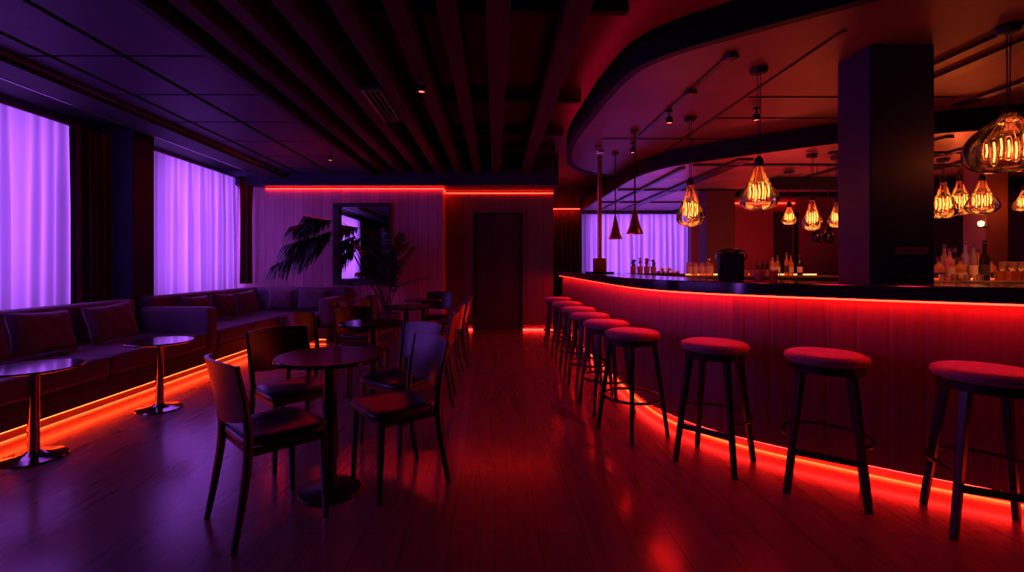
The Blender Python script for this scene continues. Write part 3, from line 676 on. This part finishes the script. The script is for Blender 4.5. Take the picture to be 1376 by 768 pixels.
# ------------------------------------------------------------------ lamps over the bar
def point(loc, col, e, r=.04, parent=None):
    l = bpy.data.lights.new('bulb_light','POINT'); l.color = col; l.energy = e; l.shadow_soft_size = r
    o = bpy.data.objects.new('bulb_light', l); COL.objects.link(o); o.location = loc; return o
WARM = (1,.12,.035)
def pendant(label, x, y, zc, ztop, zbot, dia, e, group='glass bulb pendants over the bar', round_=False):
    """canopy at zc, glass from ztop to zbot"""
    t = thing('pendant_lamp', label, 'lamp', (x,y,zc), 0, group)
    H = ztop-zbot; r = dia/2; zt = ztop-zc; zb = zbot-zc
    MB().lathe([(.001,0),(.062,0),(.066,-.012),(.05,-.045),(.012,-.055),(.001,-.055)],28).build('canopy', M['track'], t)
    cd = MB().tube([(-.012,0,-.05),(-.008,0,zt+.02)],.0035,6).tube([(.012,0,-.05),(.008,0,zt+.02)],.0035,6); cd.build('cord', M['track'], t)
    MB().lathe([(.001,zt+.035),(.016,zt+.033),(.03,zt+.012),(.034,zt-.03),(.03,zt-.045),(.001,zt-.045)],24).build('socket', M['track'], t)
    if round_: pr = [(.10,0),(.16,-.05),(.34,-.16),(.62,-.27),(.88,-.42),(1,-.60),(.97,-.76),(.80,-.90),(.45,-.98),(.001,-1)]
    else: pr = [(.20,0),(.24,-.08),(.30,-.2),(.42,-.34),(.64,-.50),(.90,-.64),(1,-.76),(.95,-.86),(.72,-.94),(.38,-.985),(.001,-1)]
    q = catmull([(a,b,0) for a,b in pr],4)
    MB().lathe([(max(.001,p.x)*r, zt+p.y*H) for p in q],48,ridge=14,ra=.018).build('globe', M['globe'], t, angle=180)
    zf = zt-.62*H
    for k in range(7):
        a = 2*PI*k/6+.4; rr = .46*r if k else 0; 
        cx, cy = rr*math.cos(a), rr*math.sin(a); hh = .17*H*(1+.25*math.sin(k*2.1))
        bl = MB().lathe([(.001,-hh*1.15),(.05*r+.006,-hh),(.07*r+.007,0),(.06*r+.006,hh*.8),(.012,hh*1.15),(.001,hh*1.2)],12,(cx,cy,zf)); b_ = bl.build('bulb', M['tubeglass'], t)
        fl = MB(); 
        fl.tube([(cx,cy+.0,zf-hh*.8),(cx+.006,cy,zf),(cx,cy,zf+hh*.8)],.0042,6); fl.build('filament', M['filament'], b_)
        MB().tube([(cx,cy,zf+hh*1.1),(cx*.3,cy*.3,zt-.04)],.002,5).build('stem', M['gold'], b_)
    point((x,y,zc+zf), WARM, e*1.0, .05)
    return t
pendant('teardrop glass pendant hanging before the pillar, biggest over the bar centre', 2.06,3.6,2.75, 1.22+140*3.6/620, 1.22+73*3.6/620, .275, 2.6)
pendant('teardrop glass pendant in front of the violet curtain edge', 2.03,4.79,2.75, 1.22+113*4.79/620, 1.22+51*4.79/620, .275, 2.6)
pendant('large rounded glass pendant cut by the right photo edge', 3.29,2.955,2.75, 1.22+208*2.955/620, 1.22+125*2.955/620, .43, 3, round_=True)
pendant('small glass pendant just left of the pillar, before the plaster wall', 3.70,5.38,2.515, 1.22+92*5.38/620, 1.22+46*5.38/620, .20, 8)
pendant('dim small glass pendant under the red strip on the plaster wall', 4.05,6.35,2.515, 1.22+82*6.35/620, 1.22+54*6.35/620, .20, 6)
pendant('small glass pendant half hidden behind the left face of the pillar', 4.06,5.48,2.515, 1.22+88*5.48/620, 1.22+50*5.48/620, .18, 7)
pendant('left one of the three clustered pendants right of the pillar', 5.44,5.60,2.515, 1.22+115*5.6/620, 1.22+62*5.6/620, .27, 9)
pendant('middle one of the three clustered pendants right of the pillar', 5.88,5.84,2.515, 1.22+117*5.84/620, 1.22+66*5.84/620, .29, 9)
pendant('right one of the three clustered pendants, beside the reddish pillar', 5.70,5.40,2.515, 1.22+118*5.4/620, 1.22+68*5.4/620, .30, 9)
pendant('small round pendant at the right photo edge below the large one', 6.55,5.7,2.515, 1.22+105*5.7/620, 1.22+72*5.7/620, .24, 5)

def cone(label, x, y, zb, h, r):
    t = thing('cone_pendant', label, 'lamp', (x,y,2.75), 0, 'copper cone pendants over the bar')
    z = zb-2.75
    MB().lathe([(.001,0),(.045,0),(.045,-.02),(.02,-.04),(.001,-.04)],24).build('canopy', M['track'], t)
    MB().tube([(0,0,-.03),(0,0,z+h-.005)],.009,8).build('rod', M['track'], t)
    MB().lathe([(.001,z+h+.03),(.016,z+h+.03),(.020,z+h),(.034,z+h*.72),(r*.66,z+h*.3),(r,z+.012),(r,z),(r-.006,z+.004),(r*.6,z+h*.3),(.02,z+h*.7),(.001,z+h*.72)],36).build('shade', M['brass'], t)
    MB().lathe([(.001,z+.02),(.02,z+.03),(.026,z+.055),(.014,z+.09),(.001,z+.095)],16).build('bulb', M['warmlamp'], t)
    return t
cone('nearer copper cone pendant over the bar, right of the pole', 1.59,5.24, 1.22+42*5.24/620, .27, .092)
cone('farther copper cone pendant over the bar, next to the pole', 1.64,6.28, 1.22+35*6.28/620, .28, .09)
# pole on the counter
po = thing('bar_pole', 'slim metal pole standing on the far end of the counter', 'pole', (1.38,6.08,1.1105))
MB().tube([(0,0,.14),(0,0,1.56)],.030,20).build('shaft', M['brass'], po)
MB().box(-.075,.075,-.06,.06,.02,.20).build('socket_box', M['brass'], po, bevel=.008)
MB().box(-.17,.17,-.09,.09,0,.022).build('foot_plate', M['blackmetal'], po, bevel=.004)
MB().lathe([(.001,1.585),(.05,1.585),(.055,1.60),(.055,1.62),(.001,1.62)],24).build('ceiling_flange', M['brass'], po)

# ceiling spotlights and fittings
def spot_fit(label, x, y, z, m):
    t = thing('ceiling_spotlight', label, 'lamp', (x,y,z), 0, 'small spotlights on the ceiling')
    MB().lathe([(.001,0),(.03,0),(.03,-.015),(.001,-.015)],20).tube([(0,0,-.01),(0,0,-.06)],.008,8).build('mount', M['track'], t)
    hd = MB().lathe([(.001,-.055),(.03,-.06),(.034,-.10),(.030,-.12),(.026,-.105),(.001,-.10)],20).build('head', M['blackmetal'], t)
    MB().lathe([(.001,-.113),(.024,-.113),(.024,-.108),(.001,-.108)],16).build('lens', M[m], t)
    return t
spot_fit('small red glowing spotlight under the tiled ceiling edge, left of the mirror wall', -2.3,6.45,2.80,'redlamp')
spot_fit('tiny red glowing spotlight on a ceiling joist above the aisle', -.62,3.9,2.80,'redlamp')
spot_fit('small spotlight on the soffit near the pole', 1.72,5.75,2.738,'redlamp')
spot_fit('small spotlight on the soffit at the centre track', 1.72,4.55,2.737,'redlamp')
spot_fit('small spotlight on the soffit seam behind the first pendant', 2.55,4.5,2.749,'redlamp')
for lab, x, y in (('flat ceiling fitting near the soffit edge above the first pendant', 1.72,3.36),('flat ceiling fitting on the centre track behind the first pendant', 1.72,4.05)):
    tag(MB().lathe([(.001,2.737),(.055,2.737),(.05,2.712),(.02,2.70),(.001,2.70)],24,(x,y,0)).build('ceiling_sensor', M['track']), lab, 'ceiling fitting')
vt = thing('ceiling_vent', 'slotted metal vent between the ceiling joists', 'vent', (-1.12,4.6,2.80))
MB().box(-.09,-.07,-.45,.45,-.01,.02).box(.07,.09,-.45,.45,-.01,.02).box(-.07,.07,-.45,-.43,-.01,.02).box(-.07,.07,.43,.45,-.01,.02).build('frame', M['rail'], vt)
for i in range(2): MB().box(-.03+.05*i,-.02+.05*i,-.43,.43,-.008,.012).build('slat', M['rail'], vt)
# wall sconce at right
sc_ = thing('wall_sconce', 'small warm wall lamp left of the reddish pillar', 'lamp', (6.3,5.98,1.72))
MB().lathe([(.001,.0),(.02,.005),(.032,.03),(.03,.06),(.001,.075)],20).build('bulb', M['warmlamp'], sc_)
MB().box(-.02,.09,-.01,.02,-.02,.0).build('bracket', M['blackmetal'], sc_)
# plaque on the pillar
pq = tag(MB().box(2.775,2.998,3.19,3.199,1.295,1.345).build('plaque', M['plaque'], bevel=.002), 'small reddish plaque screwed to the bar pillar', 'sign')
mk = MB(); random.seed(3)
for i in range(9): mk.box(2.83+i*.012,2.838+i*.012,3.188,3.1905,1.317,1.323+.004*(i%3==0))
mk.build('markings', M['plaquemark'], pq)
for x in (2.823,2.952): MB().tube([(x,3.191,1.325),(x,3.186,1.325)],.004,10).build('screw', M['steel'], pq)

# ------------------------------------------------------------------ things on the counters
PROF = {
 'spirit': [(.001,0),(.036,0),(.038,.006),(.038,.17),(.034,.19),(.016,.215),(.013,.225),(.013,.285),(.015,.287),(.015,.30),(.001,.30)],
 'slim':   [(.001,0),(.029,0),(.031,.005),(.031,.19),(.026,.22),(.014,.25),(.012,.26),(.012,.325),(.014,.327),(.014,.34),(.001,.34)],
 'squat':  [(.001,0),(.044,0),(.047,.006),(.047,.10),(.040,.13),(.017,.155),(.014,.165),(.014,.20),(.016,.202),(.016,.215),(.001,.215)],
 'tall':   [(.001,0),(.034,0),(.036,.006),(.036,.20),(.030,.23),(.017,.26),(.014,.27),(.014,.355),(.017,.357),(.017,.375),(.001,.375)],
}
def bottle(label, x, y, z, kind, m, lab, s=1.0, group='bottles at the right of the pillar', capm='cap'):
    p = PROF[kind]; t = thing('bottle', label, 'bottle', (x,y,z+.001), random.uniform(0,6), group)
    t.scale = (s,s,s)
    q = p
    MB().lathe(q,24).build('glass', M[m], t)
    h = [b for a,b in p]; top = h[-1]; rn = p[-5][0] if len(p) > 5 else .014
    MB().lathe([(.001,top-.03),(rn+.003,top-.03),(rn+.003,top+.004),(.001,top+.004)],16).build('cap', M[capm], t)
    rb = p[3][0]; zl = p[3][1]
    MB().lathe([(rb+.0008,zl*.25),(rb+.0008,zl*.75)],24).build('label', M[lab], t)
    return t
CZ = 1.075
pxX = lambda px, Y: (px-665)/620*Y
bl = [ # px, Y, kind, material, label material, text
 (1261,4.30,'squat','amber','labeldark','short amber bottle nearest the pillar'),
 (1269,4.42,'slim','clear','label','tall clear slim bottle beside the short amber one near the pillar'),
 (1276,4.28,'spirit','rosy','label','rosy bottle third from the pillar'),
 (1283,4.44,'spirit','darkglass','labeldark','dark bottle with dark label, fourth from the pillar'),
 (1290,4.28,'squat','amber','label','squat amber bottle in the front row, fifth from the pillar'),
 (1297,4.43,'tall','violet','label','tall violet bottle in the middle of the group'),
 (1308,4.34,'slim','clear','label','clear bottle with a pale label right of the violet one'),
 (1314,4.48,'spirit','amber','labeldark','amber bottle behind the clear one, near the right end'),
 (1323,4.32,'tall','darkglass','labeldark','tallest dark bottle at the right end of the group'),
 (1331,4.44,'squat','rosy','labeldark','squat rosy bottle last in the group beside the glasses'),
]
for px, Y, k, m, l, tx in bl: bottle(tx, pxX(px,Y), Y, CZ, k, m, l)
def tumbler(label, x, y, z, r=.034, h=.085, m='clear', group='glasses', stemmed=False, s=1):
    if stemmed:
        p = [(.001,0),(.032,0),(.032,.003),(.005,.008),(.004,.07),(.012,.078),(.033,.105),(.037,.135),(.032,.165),(.030,.165),(.034,.135),(.030,.107),(.001,.082)]
    else:
        p = [(.001,0),(r*.8,0),(r*.84,.004),(r,h),(r-.003,h),(r*.78,.01),(.001,.009)]
    o = MB().lathe([(a*s,b*s) for a,b in p],20).build('drinking_glass', M[m], loc=(x,y,z+.001)); tag(o, label, 'glass', group); return o
for i in range(5):
    tumbler('amber-lit tumbler in the front row right of the bottles, '+['first','second','third','fourth','fifth'][i]+' from the bottles', pxX(1343+12*i,4.25), 4.25, CZ, .036,.09,'rosy' if i%2 else 'amber','tumblers right of the bottles')
for i in range(5):
    tumbler('stemmed glass in the back row right of the bottles, '+['first','second','third','fourth','fifth'][i]+' from the bottles', pxX(1348+13*i,4.42), 4.42, CZ, m='clear', group='stemmed glasses right of the bottles', stemmed=True, s=1.08)
for i in range(4):
    tumbler('small clear glass at the feet of the bottles, '+['first','second','third','fourth'][i]+' from the pillar', pxX(1266+17*i,4.19), 4.19, CZ, .026,.06,'clear','small glasses before the bottles')
# centre group on the far counter
bz = 1.06
for i,(px,k,m,l,tx) in enumerate([(1038,'spirit','rosy','label','left bottle of the row of five behind the low work counter'),(1048,'spirit','clear','label','second bottle of the row of five behind the low work counter'),
   (1057,'slim','amber','labeldark','middle bottle of the row of five behind the low work counter'),(1066,'spirit','amber','label','fourth bottle of the row of five behind the low work counter'),(1075,'spirit','darkglass','label','right bottle of the row of five behind the low work counter')]):
    bottle(tx, pxX(px,7.2), 7.2+.06*(i%2), bz, k, m, l, 1.05, 'row of bottles on the far counter')
for i,px in enumerate((1018,1025,1031)):
    bottle('slender bottle '+['leftmost','in the middle','rightmost'][i]+' of the three beside the red glasses', pxX(px,7.25), 7.25, bz, 'slim', 'darkglass','labeldark', .72, 'slender bottles on the far counter')
for i,px in enumerate((1003,1010,1016,1023,1030)):
    tumbler('red-lit small glass on the far counter, '+['first','second','third','fourth','fifth'][i]+' from the black container', pxX(px,7.05), 7.05, bz, .038,.085,'rosy','red-lit glasses on the far counter')
for i in range(7):
    tumbler('upturned glass in the bright row on the low work counter, '+['first','second','third','fourth','fifth','sixth','last'][i]+' from the left', pxX(1022+6.3*i,5.1), 5.1, 1.02, .023,.035,'amber','bright row of glasses on the work counter')
# jars before the curtain end
for i,(px,m,k) in enumerate(((926,'clear','w'),(934,'amber','w'),(943,'rosy','w'),(953,'amber','t'))):
    t = thing('storage_jar', ['left jar with violet sheen beside the violet curtain','second jar from the violet curtain, amber lit','third jar from the violet curtain, rosy lit','right wide jar with a round stopper, nearest the black container'][i], 'jar', (pxX(px,7.15),7.15,bz+.001), 0, 'jars on the far counter')
    r = .042 if k == 'w' else .062; hh = .20
    MB().lathe([(.001,0),(r,0),(r,hh*.86),(r*.9,hh*.92),(.001,hh*.92)],24).build('body', M[m], t)
    MB().lathe([(r+.001,hh*.15),(r+.001,hh*.7)],24).build('label', M['label'], t)
    MB().lathe([(.001,hh*.92),(r*.92,hh*.92),(r*.92,hh*1.04),(.001,hh*1.04)]+([] if k == 'w' else [(.028,hh*1.1),(.032,hh*1.2),(.02,hh*1.32),(.001,hh*1.34)]),24).build('lid', M['brass'], t)
# glass vases with dark blossoms, fruit tray
random.seed(11)
tr = tag(MB().box(-.42,.42,-.14,.14,0,.012).box(-.42,.42,-.14,-.125,.012,.03).box(-.42,.42,.125,.14,.012,.03).build('serving_tray', M['blackmetal'], loc=(pxX(880,7.15),7.15,bz+.001), bevel=.003), 'long dark tray with flower glasses and fruit before the violet curtain', 'tray')
fl_labels = ['flower glass at the left end of the tray','second flower glass on the tray','third flower glass on the tray with the tallest blossoms','fourth flower glass, beside the fruit']
for i,px in enumerate((851,860,869,878)):
    t = thing('flower_glass', fl_labels[i]+', dark blossoms', 'flowers', (pxX(px,7.14),7.14,bz+.014), 0, 'flower glasses on the tray')
    MB().lathe([(.001,0),(.036,0),(.042,.13),(.039,.13),(.033,.006),(.001,.005)],18).build('vase', M['rosy' if i%2 else 'amber'], t)
    b = MB(); s_ = MB()
    for k in range(22):
        a = random.uniform(0,6.3); r = random.uniform(0,.025); z = random.uniform(.13,.215)+(.03 if i in (1,2) else 0); c = (r*math.cos(a),r*math.sin(a),z)
        s_.tube([(c[0]*.4,c[1]*.4,.02),c],.0022,4)
        for q in range(5):
            an = 2*PI*q/5; b.add([(c[0],c[1],z),(c[0]+.019*math.cos(an-.5),c[1]+.019*math.sin(an-.5),z+.014),(c[0]+.024*math.cos(an),c[1]+.024*math.sin(an),z+.020),(c[0]+.019*math.cos(an+.5),c[1]+.019*math.sin(an+.5),z+.014)],[(0,1,2,3)])
    s_.build('stems', M['stem'], t); b.build('blossoms', M['apple' if i in (1,2) else 'plaquemark'], t, angle=180)
for i in range(9):
    px = 884+2.7*i; z = .028+(.05 if i in (1,3) else 0)
    o = MB().lathe([(.031*math.sin(PI*k/10)+.0005,-.03*math.cos(PI*k/10)) for k in range(11)],18).build('orange_fruit', M['fruit'] if i%4 else M['apple'], loc=(pxX(px,7.12+.07*(i%2)),7.10+.085*(i%2),bz+.014+.031+(.052 if i in (2,5) else 0)))
    o.location.x = pxX(884,7.12)+.037*i
    tag(o, 'small citrus in the fruit pile at the right end of the tray', 'fruit', 'citrus pile on the tray')
    if i in (2,5): o.location.y = 7.142
# black container on the counter
pb = thing('counter_caddy', 'black rounded caddy standing on the bar counter', 'caddy', (1.70,3.32,1.1105), R(-30))
MB().box(-.085,.085,-.06,.06,0,.20).build('body', M['blackwood'], pb, bevel=.018, seg=4)
MB().lathe([(.001,.20),(.072,.20),(.06,.222),(.03,.234),(.001,.236)],24).build('lid', M['blackwood'], pb)
for s in (-1,1): MB().tube([(s*.087,0,.14),(s*.10,0,.17),(s*.09,0,.205),(s*.06,0,.222)],.005,8).build('handle', M['steel'], pb)
for i,(x,y) in enumerate(((1.84,3.22),(1.93,3.20),(1.92,3.33))):
    tumbler('small lit glass on the counter '+['just right of the black caddy','farthest right beside the black caddy','behind the two others beside the black caddy'][i], x, y, 1.11, .03,.075,'amber' if i else 'rosy','glasses beside the black caddy')
# dark hanging bottles left of the pillar
for i,x in enumerate((4.15,4.30)):
    t = thing('hanging_carafe', ['left dark carafe hanging beside the small pendant','right dark carafe hanging behind the pillar edge'][i], 'carafe', (x,5.95,1.50), 0, 'dark hanging carafes')
    MB().lathe([(.001,0),(.045,.0),(.06,.03),(.062,.09),(.045,.15),(.02,.22),(.016,.30),(.001,.30)],24).build('body', M['darkglass'], t)
    MB().tube([(0,0,.30),(0,0,1.014)],.004,6).build('cord', M['track'], t)

# ------------------------------------------------------------------ light from the ceiling spots and added fills
def spot(loc, tgt, col, e, ang, blend=.8, r=.05):
    l = bpy.data.lights.new('ceiling_or_added_spot','SPOT'); l.color = col; l.energy = e; l.spot_size = R(ang); l.spot_blend = blend; l.shadow_soft_size = r
    o = bpy.data.objects.new('ceiling_or_added_spot', l); COL.objects.link(o); o.location = loc
    o.rotation_euler = (Vector(tgt)-Vector(loc)).to_track_quat('-Z','Y').to_euler(); return o
RED = (1,.008,.075)
for (x,y) in ((.80,7.2),(.80,6.4),(.80,5.6),(.80,4.9),(.80,4.2),(.85,3.5),(1.15,2.9),(1.65,2.4),(2.15,2.0)):
    spot((x,y,2.9),(x+.08,y,0),RED,11,80,r=.12)

# unseen red fill lights, added behind the bar to redden soffit and back wall
for (x,y,sx,sy,e) in ((1.95,4.9,.5,3.2,15),(3.3,3.95,1.2,.3,3),(2.6,6.3,2.0,.4,6),(5.3,8.6,1.6,.5,34)):
    area('added_red_fill', (x,y,.95), (PI,0,0), sx, sy, (1,.02,.05), e)

# added warm spots without fittings, brightening the bottles and the far counter
WS = (1,.30,.10)
for a, b, e in (((4.25,3.75,2.5),(4.2,4.36,1.15),16),((4.75,3.75,2.5),(4.8,4.36,1.1),14),((3.3,6.5,2.5),(3.3,7.15,1.1),10),((4.2,6.5,2.5),(4.6,7.15,1.1),16),((2.45,6.6,2.5),(2.45,7.12,1.1),8)):
    spot(a,b,WS,e*5,48,r=.03)
